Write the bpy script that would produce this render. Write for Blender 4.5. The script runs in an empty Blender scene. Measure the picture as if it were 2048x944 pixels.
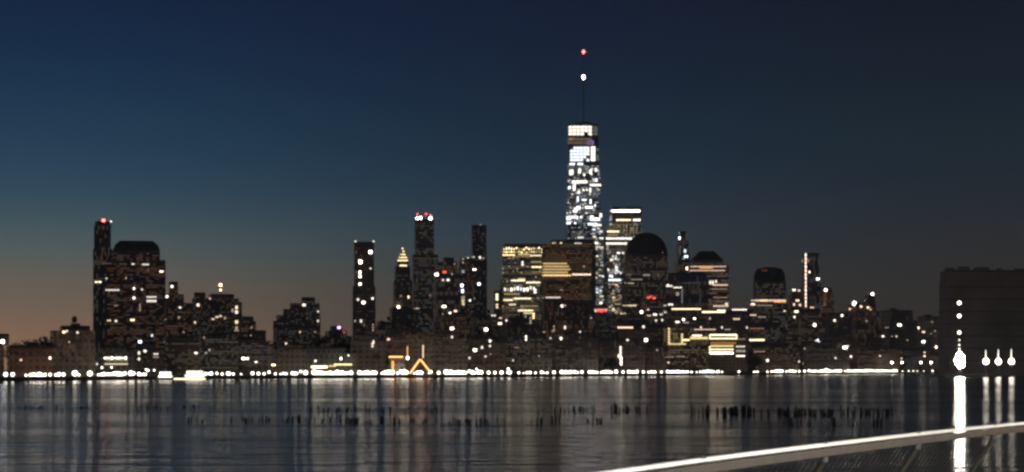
import bpy, bmesh, math, random
from mathutils import Vector, Matrix
from mathutils.bvhtree import BVHTree
R = random.Random(7)
C = bpy.context.scene.collection
SC = bpy.context.scene

# ------------------------------------------------------------------ camera
F, CX, HY, EYE = 3870.0, 1024.0, 736.0, 7.0      # focal length and horizon of the 2048 px wide photo, eye height
cam_d = bpy.data.cameras.new('camera')
cam = bpy.data.objects.new('camera', cam_d); C.objects.link(cam)
cam.location = (0, 0, EYE); cam.rotation_euler = (math.radians(90), 0, 0)
cam_d.sensor_width = 36; cam_d.lens = 36 * F / 2048
cam_d.shift_y = (HY - 472) / 2048
cam_d.clip_start = 0.1; cam_d.clip_end = 60000
SC.camera = cam
# ------------------------------------------------------------------ sky (dawn, sun still under the horizon to the left)
def lin(c): return tuple(((v/255.0)/12.92 if v/255.0 <= 0.04045 else (((v/255.0)+0.055)/1.055)**2.4) for v in c)
world = bpy.data.worlds.new('World'); SC.world = world; world.use_nodes = True
nt = world.node_tree; nt.nodes.clear()
def N(nt, t, **kw):
    n = nt.nodes.new(t)
    for k, v in kw.items(): setattr(n, k, v)
    return n
def M(nt, op, a, b=None, c=None):
    n = nt.nodes.new('ShaderNodeMath'); n.operation = op
    for i, v in enumerate((a, b, c)):
        if v is None: continue
        if isinstance(v, (int, float)): n.inputs[i].default_value = v
        else: nt.links.new(v, n.inputs[i])
    return n.outputs[0]
tc = N(nt, 'ShaderNodeTexCoord'); sp = N(nt, 'ShaderNodeSeparateXYZ')
nt.links.new(tc.outputs['Generated'], sp.inputs[0])
elev = M(nt, 'DIVIDE', sp.outputs['Z'], 0.5)
azi = M(nt, 'ARCTAN2', sp.outputs['X'], sp.outputs['Y'])
def ramp(stops):
    r = N(nt, 'ShaderNodeValToRGB'); r.color_ramp.interpolation = 'B_SPLINE'
    els = r.color_ramp.elements
    while len(els) > 1: els.remove(els[0])
    for i, (y, c) in enumerate(stops):
        p = max(0.0, math.sin(math.atan((HY - y) / F)) / 0.5) if y > -5000 else -y / 10000.0
        e = els[0] if i == 0 else els.new(min(1, p)); e.position = min(1, p)
        e.color = (*lin(c), 1)
    nt.links.new(elev, r.inputs[0]); return r.outputs[0]
sky_l = ramp([(736,(188,142,108)),(640,(152,127,108)),(560,(129,123,112)),(480,(92,118,122)),(400,(59,93,115)),(300,(37,75,101)),(150,(20,50,82)),(0,(15,37,69)),(-500,(11,26,49)),(-6500,(9,20,39)),(-9900,(8,17,33))])
sky_c = ramp([(736,(68,62,57)),(600,(73,74,70)),(520,(63,75,80)),(450,(50,74,90)),(380,(36,61,83)),(300,(26,52,71)),(150,(17,36,59)),(0,(14,29,54)),(-500,(10,21,40)),(-6500,(7,16,31)),(-9900,(7,16,29))])
sky_r = ramp([(736,(57,50,47)),(600,(61,58,54)),(500,(47,51,54)),(400,(33,48,61)),(300,(25,45,57)),(150,(17,32,45)),(0,(14,24,40)),(-500,(10,18,29)),(-6500,(8,15,26)),(-9900,(7,11,26))])
def sm(a, b):
    m = N(nt, 'ShaderNodeMapRange'); m.interpolation_type = 'SMOOTHSTEP'
    nt.links.new(azi, m.inputs['Value']); m.inputs['From Min'].default_value = a; m.inputs['From Max'].default_value = b
    return m.outputs[0]
def mixc(f, a, b):
    m = N(nt, 'ShaderNodeMix', data_type='RGBA'); nt.links.new(f, m.inputs[0])
    nt.links.new(a, m.inputs[6]); nt.links.new(b, m.inputs[7]); return m.outputs[2]
s1 = mixc(sm(-0.27, 0.04), sky_l, sky_c)
s2 = mixc(sm(-0.02, 0.25), s1, sky_r)
bg = N(nt, 'ShaderNodeBackground'); nt.links.new(s2, bg.inputs[0]); bg.inputs[1].default_value = 1.12
wo = N(nt, 'ShaderNodeOutputWorld'); nt.links.new(bg.outputs[0], wo.inputs[0])
# ------------------------------------------------------------------ exposure, film
SC.view_settings.view_transform = 'Standard'; SC.view_settings.look = 'None'
SC.view_settings.exposure = 0; SC.view_settings.gamma = 1
SC.cycles.pixel_filter_type = 'GAUSSIAN'; SC.cycles.filter_width = 3.1      # soft phone lens
SC.cycles.max_bounces = 4; SC.cycles.sample_clamp_indirect = 4
SC.cycles.use_light_tree = True

# ------------------------------------------------------------------ materials
def principled(name, col, rough=0.6, metal=0.0, noise=0.0, nscale=0.3):
    m = bpy.data.materials.new(name); m.use_nodes = True; t = m.node_tree
    b = t.nodes['Principled BSDF']; b.inputs['Roughness'].default_value = rough; b.inputs['Metallic'].default_value = metal
    b.inputs['Base Color'].default_value = (*col, 1)
    if noise:
        tcn = N(t, 'ShaderNodeTexCoord'); nn = N(t, 'ShaderNodeTexNoise'); nn.inputs['Scale'].default_value = nscale; nn.inputs['Detail'].default_value = 6
        t.links.new(tcn.outputs['Object'], nn.inputs['Vector'])
        mp = N(t, 'ShaderNodeMapRange'); t.links.new(nn.outputs['Fac'], mp.inputs['Value'])
        mp.inputs['From Min'].default_value = 0.3; mp.inputs['From Max'].default_value = 0.7
        mp.inputs['To Min'].default_value = 1 - noise; mp.inputs['To Max'].default_value = 1 + noise
        hv = N(t, 'ShaderNodeHueSaturation'); hv.inputs['Color'].default_value = (*col, 1)
        t.links.new(mp.outputs[0], hv.inputs['Value']); t.links.new(hv.outputs[0], b.inputs['Base Color'])
    return m
def facade(name, wall, glass, pitch=3.6, bay=3.2, frame=0.45):
    """masonry or curtain wall too far off to tell its dark windows apart"""
    m = principled(name, wall, 0.7); t = m.node_tree; b = t.nodes['Principled BSDF']
    tcn = N(t, 'ShaderNodeTexCoord'); s = N(t, 'ShaderNodeSeparateXYZ'); t.links.new(tcn.outputs['Object'], s.inputs[0])
    u = M(t, 'ADD', s.outputs[0], s.outputs[1]); cb = N(t, 'ShaderNodeCombineXYZ')
    t.links.new(u, cb.inputs[0]); t.links.new(s.outputs[2], cb.inputs[1])
    br = N(t, 'ShaderNodeTexBrick'); br.offset = 0; t.links.new(cb.outputs[0], br.inputs['Vector'])
    br.inputs['Color1'].default_value = (*glass, 1); br.inputs['Color2'].default_value = (*[g*1.8 for g in glass], 1)
    br.inputs['Mortar'].default_value = (*wall, 1); br.inputs['Scale'].default_value = 1
    br.inputs['Mortar Size'].default_value = frame; br.inputs['Mortar Smooth'].default_value = 0
    br.inputs['Brick Width'].default_value = bay; br.inputs['Row Height'].default_value = pitch
    nn = N(t, 'ShaderNodeTexNoise'); nn.inputs['Scale'].default_value = 0.05; nn.inputs['Detail'].default_value = 5
    t.links.new(tcn.outputs['Object'], nn.inputs['Vector'])
    mp = N(t, 'ShaderNodeMapRange'); t.links.new(nn.outputs['Fac'], mp.inputs['Value']); mp.inputs['To Min'].default_value = 0.6; mp.inputs['To Max'].default_value = 1.4
    hv = N(t, 'ShaderNodeHueSaturation'); t.links.new(br.outputs['Color'], hv.inputs['Color']); t.links.new(mp.outputs[0], hv.inputs['Value'])
    t.links.new(hv.outputs[0], b.inputs['Base Color'])
    rr = N(t, 'ShaderNodeMapRange'); t.links.new(br.outputs['Fac'], rr.inputs['Value']); rr.inputs['To Min'].default_value = 0.15; rr.inputs['To Max'].default_value = 0.75
    t.links.new(rr.outputs[0], b.inputs['Roughness'])
    return m
_em = {}
HUE = {'W': (1, .90, .76), 'C': (.84, .92, 1), 'Y': (1, .76, .34), 'G': (1, .84, .5), 'O': (1, .42, .12), 'R': (1, .07, .06), 'P': (.55, .3, 1), 'K': (1, .70, .50)}
LEVEL = {'0': .075, '1': .16, '2': .6, '3': 1.8, '4': 3.6, '5': 9, '6': 20, '7': 220, '8': 8.5, '9': 2.3, 'A': 22}
def glow(key):
    """something lit: hue letter and level digit"""
    if key not in _em:
        m = bpy.data.materials.new('lit_' + key); m.use_nodes = True; t = m.node_tree
        b = t.nodes['Principled BSDF']; b.inputs['Base Color'].default_value = (.1, .1, .1, 1)
        b.inputs['Emission Color'].default_value = (*HUE[key[0]], 1); b.inputs['Emission Strength'].default_value = LEVEL[key[1]]
        if key[1] in '012': m.cycles.emission_sampling = 'NONE'
        _em[key] = m
    return _em[key]
MAT = dict(
    brick=facade('brown_brick_facade', (.44, .33, .26), (.14, .12, .11), 3.8, 4.6, .9),
    stone=facade('grey_stone_facade', (.46, .40, .35), (.15, .14, .14), 3.8, 4.2, .9),
    tan=facade('tan_masonry_facade', (.48, .38, .28), (.15, .13, .11), 3.8, 4.4, .9),
    redbrick=facade('red_brick_facade', (.50, .22, .14), (.16, .10, .08), 3.8, 4.6, .9),
    dark=facade('dark_glass_facade', (.26, .25, .26), (.12, .12, .13), 3.8, 3.4, .5),
    glass=facade('pale_glass_facade', (.36, .39, .43), (.14, .16, .19), 4.0, 3.0, .3),
    dimwall=principled('dim_brown_render', (.42, .33, .29), .85, noise=.35, nscale=.03),
    roof=principled('roof_felt', (.12, .11, .10), .8, noise=.3),
    ledge=principled('ledge_stone', (.30, .26, .22), .8),
    steel=principled('dark_steel', (.10, .10, .11), .5, .6),
    wood=principled('wet_timber', (.12, .085, .06), .7, noise=.4, nscale=2),
    conc=principled('seawall_concrete', (.25, .23, .20), .8, noise=.3, nscale=.2),
    land=principled('city_ground', (.07, .065, .06), .9, noise=.3, nscale=.02),
    bark=principled('bark', (.08, .06, .045), .9, noise=.3),
    leaf=principled('leaves', (.06, .08, .035), .7, noise=.5, nscale=.5),
    copper=principled('green_copper_roof', (.16, .24, .20), .6, noise=.2),
    railw=principled('pale_painted_metal', (.72, .71, .66), .35, noise=.05, nscale=4),
    railb=principled('brown_rail_shade', (.036, .026, .017), .6, noise=.25, nscale=6),  # dark brown stands in for the shaded underside of the rail
    wire=principled('grey_steel_wire', (.04, .038, .03), .5, .3),
    hull=principled('white_hull_paint', (.7, .7, .68), .4, noise=.1),
    deck=principled('pier_deck_boards', (.22, .18, .14), .7, noise=.3, nscale=1.5),
)
# ------------------------------------------------------------------ mesh helpers
class MB:
    def __init__(s): s.v = []; s.f = []; s.mi = []
    def add(s, vs, fs, mi=0):
        o = len(s.v); s.v += [tuple(v) for v in vs]; s.f += [tuple(i + o for i in f) for f in fs]; s.mi += [mi] * len(fs)
    def box(s, x0, x1, y0, y1, z0, z1, mi=0):
        s.add([(x0,y0,z0),(x1,y0,z0),(x1,y1,z0),(x0,y1,z0),(x0,y0,z1),(x1,y0,z1),(x1,y1,z1),(x0,y1,z1)],
              [(3,2,1,0),(4,5,6,7),(0,1,5,4),(1,2,6,5),(2,3,7,6),(3,0,4,7)], mi)
    def prism(s, ring, z0, z1, top=None, mi=0):
        """ring (counter-clockwise xy list) from z0 to z1, optionally to another ring on top"""
        n = len(ring); top = top or ring
        vs = [(x, y, z0) for x, y in ring] + [(x, y, z1) for x, y in top]
        s.add(vs, [tuple(range(n-1, -1, -1)), tuple(range(n, 2*n))] + [(i, (i+1) % n, n + (i+1) % n, n + i) for i in range(n)], mi)
    def tube(s, pts, r, n=6, mi=0, r2=None):
        pts = [Vector(p) for p in pts]; rings = []
        for i, p in enumerate(pts):
            d = (pts[min(i+1, len(pts)-1)] - pts[max(i-1, 0)]).normalized()
            a = d.cross(Vector((0, 0, 1)) if abs(d.z) < .95 else Vector((1, 0, 0))).normalized(); b = d.cross(a)
            rr = r if r2 is None else r + (r2 - r) * i / (len(pts) - 1)
            rings.append([p + (a * math.cos(2*math.pi*k/n) + b * math.sin(2*math.pi*k/n)) * rr for k in range(n)])
        vs = [v for q in rings for v in q]; fs = []
        for i in range(len(rings)-1):
            for k in range(n):
                fs.append((i*n+k, i*n+(k+1) % n, (i+1)*n+(k+1) % n, (i+1)*n+k))
        fs += [tuple(range(n-1, -1, -1)), tuple(range((len(rings)-1)*n, len(rings)*n))]
        s.add(vs, fs, mi)
    def lathe(s, cx, cy, prof, n=16, mi=0):
        vs = []; fs = []
        for r, z in prof: vs += [(cx + r*math.cos(2*math.pi*k/n), cy + r*math.sin(2*math.pi*k/n), z) for k in range(n)]
        for i in range(len(prof)-1):
            for k in range(n): fs.append((i*n+k, i*n+(k+1) % n, (i+1)*n+(k+1) % n, (i+1)*n+k))
        fs += [tuple(range(n-1, -1, -1)), tuple(range((len(prof)-1)*n, len(prof)*n))]
        s.add(vs, fs, mi)
    def mesh(s, name, mats, off=(0, 0, 0)):
        me = bpy.data.meshes.new(name)
        me.from_pydata([(x-off[0], y-off[1], z-off[2]) for x, y, z in s.v], [], s.f)
        for m in (mats if isinstance(mats, (list, tuple)) else [mats]): me.materials.append(m)
        if any(s.mi): me.polygons.foreach_set('material_index', s.mi)
        me.update(); return me
def link(name, data, parent=None, loc=(0, 0, 0)):
    o = bpy.data.objects.new(name, data); C.objects.link(o); o.location = loc
    if parent: o.parent = parent
    return o
def tag(o, label, cat, group=None):
    o['label'] = label; o['category'] = cat
    if group: o['group'] = group
    return o
def thing(name, label, cat, loc, group=None): return tag(link(name, None, None, loc), label, cat, group)
def structure(o): o['kind'] = 'structure'; return o
def stuff(o): o['kind'] = 'stuff'; return o
def P(px, py, z): return Vector(((px-CX)/F*z, z, EYE + (HY-py)/F*z))

# ------------------------------------------------------------------ water, land, seawall
SHORE = [(-900, 780), (-300, 935), (0, 1003), (500, 1231), (1000, 1426), (1460, 1850), (1600, 2050), (1860, 2450), (2100, 2900), (2700, 3800)]
def shore(px):
    for (a, za), (b, zb) in zip(SHORE, SHORE[1:]):
        if px <= b:
            xa, xb, k = (a-CX)/F*za, (b-CX)/F*zb, (px-CX)/F; t_ = (k*za-xa)/((xb-xa)-k*(zb-za)); return za + (zb-za)*t_
    return SHORE[-1][1]
w = bpy.data.materials.new('river_water'); w.use_nodes = True; t = w.node_tree; b = t.nodes['Principled BSDF']
b.inputs['Base Color'].default_value = (.018, .022, .022, 1); b.inputs['IOR'].default_value = 1.33
tcn = N(t, 'ShaderNodeTexCoord')
def wave(scale, sx, sy, strength, dist, prev=None, detail=3):
    mp = N(t, 'ShaderNodeMapping'); t.links.new(tcn.outputs['Object'], mp.inputs[0]); mp.inputs['Scale'].default_value = (sx, sy, 1)
    nn = N(t, 'ShaderNodeTexNoise'); nn.inputs['Scale'].default_value = scale; nn.inputs['Detail'].default_value = detail
    t.links.new(mp.outputs[0], nn.inputs['Vector'])
    bp = N(t, 'ShaderNodeBump'); bp.inputs['Strength'].default_value = strength; bp.inputs['Distance'].default_value = dist
    t.links.new(nn.outputs['Fac'], bp.inputs['Height'])
    if prev: t.links.new(prev, bp.inputs['Normal'])
    return bp.outputs[0]
mp_ = N(t, 'ShaderNodeMapping'); t.links.new(tcn.outputs['Object'], mp_.inputs[0]); mp_.inputs['Scale'].default_value = (.0035, .02, 1)
nz_ = N(t, 'ShaderNodeTexNoise'); nz_.inputs['Scale'].default_value = 1; nz_.inputs['Detail'].default_value = 4; t.links.new(mp_.outputs[0], nz_.inputs['Vector'])
mr_ = N(t, 'ShaderNodeMapRange'); t.links.new(nz_.outputs['Fac'], mr_.inputs['Value']); mr_.inputs['From Min'].default_value = .35; mr_.inputs['From Max'].default_value = .65
mr_.inputs['To Min'].default_value = .10; mr_.inputs['To Max'].default_value = .165; t.links.new(mr_.outputs[0], b.inputs['Roughness'])     # calm slicks between ruffled water
n0 = wave(.02, .45, 1, .6, .9)
n1 = wave(.085, .4, 1, .8, .55, n0)
n2 = wave(.3, .45, 1, .8, .35, n1)
n3 = wave(1.6, .7, 1, .5, .02, n2)
t.links.new(n3, b.inputs['Normal'])
mb = MB(); mb.add([(-4500,-300,0),(4500,-300,0),(4500,7400,0),(-4500,7400,0)], [(0,1,2,3)])
structure(link('river_water', mb.mesh('river_water', w)))
pts = [((px-CX)/F*z, z) for px, z in SHORE]
mb = MB()
LAND_Z = 1.6
mb.add([(x, y+2.5, LAND_Z) for x, y in pts] + [(x*1.2, 7400, LAND_Z) for x, y in pts], [(i, i+1, len(pts)+i+1, len(pts)+i) for i in range(len(pts)-1)])
structure(link('city_ground', mb.mesh('city_ground', MAT['land'])))
sw = MB()
for (xa, ya), (xb, yb) in zip(pts, pts[1:]):
    d = Vector((xb-xa, yb-ya)); L = d.length; k = max(1, int(L/25)); u = d/L; nn = Vector((-u.y, u.x))
    for i in range(k):
        a = Vector((xa, ya)) + d*(i/k); c = Vector((xa, ya)) + d*((i+1)/k) - u*.15
        sw.prism([(a.x, a.y), (c.x, c.y), (c.x+nn.x*3, c.y+nn.y*3), (a.x+nn.x*3, a.y+nn.y*3)], -1, LAND_Z+.1)
        sw.prism([(a.x-nn.x*.2, a.y-nn.y*.2), (c.x-nn.x*.2, c.y-nn.y*.2), (c.x+nn.x*.8, c.y+nn.y*.8), (a.x+nn.x*.8, a.y+nn.y*.8)], LAND_Z+.104, LAND_Z+.5)
structure(link('seawall', sw.mesh('seawall', MAT['conc'])))

# ------------------------------------------------------------------ buildings
def fit(x0, x1, zc, th, k, near):
    """rectangle turned by th whose outline spans pixels x0..x1; near: nearest corner (else centre) at depth zc"""
    w = (x1-x0)/F*zc; bb = k*w; a = max(w*.25, (w - bb*abs(math.sin(th)))/math.cos(th)); bb2 = bb
    cx = ((x0+x1)/2-CX)/F*zc; cy = zc + (a*abs(math.sin(th)) + bb*math.cos(th))/2 if near else zc
    s = 1.0
    for _ in range(8):
        ring = []
        for u, v in ((-1,-1),(1,-1),(1,1),(-1,1)):
            lx, ly = u*a*s/2, v*bb2*s/2
            ring.append((cx + lx*math.cos(th) - ly*math.sin(th), cy + lx*math.sin(th) + ly*math.cos(th)))
        ps = [CX + x/y*F for x, y in ring]; lo, hi = min(ps), max(ps)
        s *= (x1-x0)/(hi-lo); cx += ((x0+x1)/2 - (lo+hi)/2)/F*cy
    return ring, (cx, cy)
def scale_ring(ring, c, s): return [(c[0]+(x-c[0])*s, c[1]+(y-c[1])*s) for x, y in ring]
BL = []          # every building: (root, bvh, mats)
def building(name, label, tiers, z, mat='brick', th=18, k=.7, roof='flat', cat='building', group=None, dim=10, ledges=True, plant=True):
    th = math.radians(th); wall = MB(); led = MB()
    base, c = fit(tiers[0][0], tiers[0][1], z, th, k, True)
    root = thing(name, label, cat, (c[0], c[1], LAND_Z), group); zb = LAND_Z - .4; off = tuple(root.location)
    dists = []
    for i, (x0, x1, y) in enumerate(tiers):
        ring = base if i == 0 else fit(x0, x1, c[1], th, k, False)[0]
        cc = c if i == 0 else (sum(p[0] for p in ring)/4, sum(p[1] for p in ring)/4)
        zt = EYE + (HY-y)/F*(c[1] - (c[1]-z)*.6)
        wall.prism(ring, zb, zt)
        if ledges:
            h = zb + 12
            while h < zt - 3: led.prism(scale_ring(ring, cc, 1.012), h, h+.7); h += 10.8
        zb = zt
    W = (x1-x0)/F*c[1]; rf = MB()
    if roof == 'flat':
        rf.prism(scale_ring(ring, cc, 1.015), zt+.004, zt+1.0); rf.prism(scale_ring(ring, cc, .94), zt+1.0, zt+1.4)
    elif roof == 'pyramid':
        hh = 1.1*W; rf.prism(scale_ring(ring, cc, 1.02), zt+.004, zt+1.5)
        rf.prism(scale_ring(ring, cc, .95), zt+1.5, zt+hh, scale_ring(ring, cc, .06)); rf.tube([(cc[0], cc[1], zt+hh), (cc[0], cc[1], zt+hh*1.18)], .5, 5)
    elif roof == 'hip':
        rf.prism(scale_ring(ring, cc, 1.02), zt+.004, zt+1.5); rf.prism(scale_ring(ring, cc, .96), zt+1.5, zt+W*.28, scale_ring(ring, cc, .45))
    elif roof == 'dome':
        r = W*.49; rf.lathe(cc[0], cc[1], [(r, zt+.004)] + [(r*math.cos(a*math.pi/16), zt+2+r*1.0*math.sin(a*math.pi/16)) for a in range(0, 8)] + [(.3, zt+2+r)], 24)
    elif roof == 'drum':
        r = W*.47; rf.lathe(cc[0], cc[1], [(r, zt+.004), (r*1.02, zt+W*.12), (r*.97, zt+W*.25), (r*.8, zt+W*.38), (r*.3, zt+W*.43)], 20)
    elif roof == 'crown':
        rf.prism(scale_ring(ring, cc, 1.0), zt+.004, zt+W*.1, scale_ring(ring, cc, .93)); rf.prism(scale_ring(ring, cc, .93), zt+W*.1, zt+W*.2, scale_ring(ring, cc, .70))
    wo = link('wall', wall.mesh('wall', MAT[mat], off), root)
    ro = link('roof', rf.mesh('roof', MAT['copper'] if roof in ('pyramid',) else MAT['roof'], off), root)
    if ledges and led.v: stuff(link('floor_ledges', led.mesh('floor_ledges', MAT['ledge'] if mat in ('brick', 'stone', 'tan') else MAT['steel'], off), root))
    if roof == 'flat' and plant and W > 12:
        pl = MB(); ox = R.uniform(-.2, .2)*W; s = W*R.uniform(.10, .18)
        pl.box(cc[0]+ox-s, cc[0]+ox+s, cc[1]-s, cc[1]+s, zt+1.4, zt+1.4+min(4, W*.08))
        link('bulkhead', pl.mesh('bulkhead', MAT[mat], off), ro)
        if mat in ('brick', 'tan') and z < 2300:
            tk = MB(); qx, qy = cc[0]-ox*1.2, cc[1]
            for a in range(4): tk.tube([(qx+1.2*math.cos(a*1.57), qy+1.2*math.sin(a*1.57), zt+1.4), (qx+1.1*math.cos(a*1.57), qy+1.1*math.sin(a*1.57), zt+3.4)], .12, 4)
            tk.lathe(qx, qy, [(1.5, zt+3.4), (1.5, zt+6.2), (.1, zt+7.2)], 10)
            link('water_tank', tk.mesh('water_tank', MAT['wood'], off), ro)
    allv = wall.v + rf.v; n0 = len(wall.v); allf = wall.f + [tuple(i+n0 for i in f) for f in rf.f]
    BL.append((root, BVHTree.FromPolygons([Vector(v) for v in allv], allf), dim, tiers))
    return root
def quad_unit():
    m = MB(); m.box(-.5, .5, -.5, .5, -.5, .5); return m
_wm = {}
def wmesh(key, name='window'):
    if (name, key) not in _wm: _wm[(name, key)] = quad_unit().mesh(name, glow(key))
    return _wm[(name, key)]
def cast(px, py, only=None):
    d = Vector(((px-CX)/F, 1, (HY-py)/F)).normalized(); o = Vector((0, 0, EYE)); best = None
    for q in (BL if only is None else [only]):
        loc, nor, idx, dist = q[1].ray_cast(o, d)
        if loc and (best is None or dist < best[0]): best = (dist, loc, nor, q)
    return best
missed = []; TTROOT = [None]
def lit(px, py, wpx, hpx, key, name='window', only=None, panes=True):
    """a lit opening on whichever building stands behind that point of the view"""
    if panes and wpx > 5 and name == 'window':
        n = int(round(wpx/4.0)); st = wpx/n
        for i in range(n):
            lit(px - wpx/2 + (i+.5)*st, py, st*.84, hpx*R.uniform(.9, 1), key, name, only, False)
        return
    if panes and hpx > 9 and name == 'window':
        n = int(round(hpx/5.0)); st = hpx/n
        for i in range(n): lit(px, py-hpx/2+(i+.5)*st, wpx, st*.8, key, name, only, False)
        return
    h = cast(px, py, only)
    if not h: missed.append((px, py)); return
    dist, loc, nor, q = h
    if abs(nor.z) > .9: nor = Vector((0, -1, 0))
    nh = Vector((nor.x, nor.y, 0)).normalized(); vx = Vector(((px-CX)/F, 1, 0)).normalized()
    k_ = .8 if wpx < 9 and q[0] != TTROOT[0] else 1
    wm = k_*wpx/F*dist/max(.45, abs(nh.dot(vx))); hm = k_*hpx/F*dist/max(.3, math.sqrt(nor.x**2+nor.y**2))
    o = link(name, wmesh(key, name), q[0]); X = Vector((-nh.y, nh.x, 0)); Y = -nor.normalized(); Z = X.cross(Y)
    mt = Matrix((X, Y, Z)).transposed().to_4x4()
    o.matrix_basis = Matrix.Translation(loc - q[0].location) @ mt @ Matrix.Diagonal((wm, .5, hm, 1))
    return o

B = building
# --- far left
B('apartment_block', 'low dark block at the left edge beside the tree clumps, one bluish lamp on it', [(-70, 8, 690), (-40, 18, 672)], 1055, 'redbrick', dim=6)
B('row_house', 'low brick building between the left-edge block and the round tree', [(14, 106, 696)], 1060, 'redbrick', dim=3)
B('warehouse', 'wide low brown warehouse left of the slim tower with the red beacon', [(100, 190, 661), (120, 180, 656)], 1110, 'brick', dim=8)
B('slim_tower', 'slim tall tower with a red beacon on its roof, tallest on the left', [(186, 226, 498), (188, 222, 452), (190, 221, 446)], 1800, 'dark', 8, .8, dim=8)
B('apartment_tower', 'broad dark apartment tower with a rounded crown beside the slim beacon tower', [(214, 331, 520), (226, 320, 500)], 1750, 'dark', 10, .6, roof='crown', dim=16)
B('apartment_block', 'stepped dark block touching the right side of the broad crowned tower', [(328, 388, 606), (330, 368, 588), (338, 356, 566)], 1650, 'brick', dim=8, plant=False)
B('apartment_block', 'dark round-topped block left of the little gold spire', [(384, 416, 596), (388, 411, 588)], 1600, 'brick', dim=5)
B('spired_block', 'dark block carrying a small glowing gold spire', [(408, 484, 604), (412, 478, 597), (418, 468, 591)], 1640, 'brick', 14, dim=9, plant=False)
B('apartment_block', 'small block with a vertical lit strip right of the gold spire block', [(478, 512, 642), (482, 507, 636)], 1600, 'tan', dim=4)
B('low_house', 'low dark house in the gap right of the gold spire block', [(505, 532, 664)], 1560, 'brick', dim=2)
B('stepped_block', 'isolated stepped dark block with its peak near the middle, clear sky both sides', [(546, 641, 642), (552, 641, 630), (566, 640, 618), (580, 639, 606), (603, 630, 597)], 1800, 'brick', 8, .6, dim=12, plant=False)
B('low_hall', 'low hall with violet and red lights left of the tall lone tower', [(642, 704, 672), (650, 694, 662), (660, 684, 655)], 1900, 'stone', dim=3, plant=False)
B('lone_tower', 'tall lone tower with scattered white windows and a lamp on each top corner', [(705, 751, 572), (708, 748, 486)], 2400, 'brick', 6, .8, dim=14, plant=False)
B('low_block', 'low block between the lone tower and the gold pyramid tower', [(748, 792, 652), (754, 786, 646)], 2000, 'brick', dim=4)
B('pyramid_tower', 'masonry tower topped by a glowing gold pyramid', [(779, 832, 614), (786, 824, 560), (789, 821, 532), (794, 817, 524)], 2700, 'tan', 10, .8, roof='pyramid', dim=8)
B('twin_lamp_tower', 'tall tower with two bright white lamps and red beacons on its top', [(824, 876, 508), (829, 868, 440)], 2900, 'stone', 8, .8, dim=8, plant=False)
B('red_beacon_block', 'stepped dark block with a red light high on its front', [(866, 920, 540), (870, 914, 524), (886, 908, 517)], 2300, 'brick', 12, .7, dim=8, plant=False)
B('glass_block', 'narrow pale glass block with bluish lights left of the dark tilted tower', [(916, 948, 524), (920, 944, 518)], 2450, 'glass', 8, .7, dim=8, plant=False)
B('dark_tower', 'dark blue glass tower without top lights between glass block and gold-lit block', [(932, 974, 518), (943, 973, 452)], 2600, 'dark', 6, .7, dim=6, plant=False)
B('gold_lit_block', 'curved office block with a glowing gold crown and bright gold floors', [(1000, 1087, 560), (1006, 1086, 494), (1008, 1085, 490)], 2500, 'tan', -6, .5, dim=12, plant=False)
B('annex_block', 'low annex with a lit stair window at the foot of the gold-lit block', [(978, 1008, 634), (988, 1004, 584)], 2300, 'tan', 6, dim=3, plant=False)
B('brown_slab', 'broad brown office slab in front of the tallest tower with gold office floors', [(1082, 1192, 488), (1100, 1180, 482)], 2550, 'brick', 5, .5, dim=16, plant=False)
B('white_band_tower', 'pale tower right of the tallest one with two white light bars on top', [(1208, 1284, 452), (1219, 1283, 416)], 3050, 'glass', 5, .6, dim=10, plant=False)
B('domed_tower', 'dark office tower with a great round dome', [(1244, 1342, 556), (1252, 1336, 508)], 2350, 'stone', 6, .8, roof='dome', dim=12)
B('spire_tower', 'faint bluish tower with a thin mast between the dome and the hipped roof', [(1348, 1382, 520), (1352, 1378, 480), (1358, 1372, 464)], 3100, 'glass', 8, .8, dim=5, plant=False)
B('hipped_tower', 'office tower with a hipped roof over a pinkish lit cornice', [(1372, 1458, 530), (1380, 1446, 520)], 2450, 'stone', 5, .7, roof='hip', dim=12)
B('office_block', 'dark office block below and left of the pinkish lit cornice', [(1326, 1416, 556), (1332, 1412, 548)], 2250, 'glass', 4, .5, dim=10, plant=False)
B('drum_tower', 'dark tower with a round drum top and an orange lit cornice', [(1492, 1580, 612), (1500, 1575, 598), (1506, 1572, 562)], 2600, 'brick', 6, .7, roof='drum', dim=10)
B('narrow_block', 'narrow block with pale lit storeys between drum tower and light-line tower', [(1578, 1606, 590), (1582, 1603, 578)], 2700, 'tan', 6, dim=5, plant=False)
B('light_line_tower', 'thin tower with one long vertical line of white light', [(1602, 1642, 560), (1604, 1638, 508)], 2900, 'dark', 8, .8, dim=6, plant=False)
B('pale_top_block', 'block with a bright white lamp on its roof right of the light-line tower', [(1638, 1668, 590), (1642, 1664, 578)], 2800, 'brick', 6, dim=4, plant=False)
# --- second rank, lower
B('mid_block', 'dark block below the red beacon block, two white windows one above the other', [(868, 942, 640), (876, 934, 628)], 1900, 'brick', dim=6, plant=False)
B('mid_block', 'dark block with one square white window below the dark blue tower', [(936, 1000, 646), (942, 992, 632)], 1950, 'brick', dim=5)
B('mid_block', 'dark block at the foot of the gold-lit block', [(998, 1080, 650), (1010, 1070, 640)], 1900, 'brick', dim=7)
B('mid_block', 'dark stepped block at the foot of the broad brown slab', [(1076, 1190, 640), (1086, 1130, 600)], 1950, 'brick', 6, .5, dim=10, plant=False)
B('mid_block', 'dark block with red letters of light at its top, below the tallest tower', [(1186, 1242, 628), (1188, 1216, 612)], 2100, 'brick', dim=5, plant=False)
B('mid_block', 'dark block with an orange lit ledge below the dome', [(1236, 1334, 652)], 2000, 'stone', dim=8)
B('waterfront_block', 'yellow-lit waterfront block with bright frames of light on its storeys', [(1322, 1420, 652), (1330, 1412, 640)], 2000, 'tan', 4, .4, dim=10, plant=False)
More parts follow.
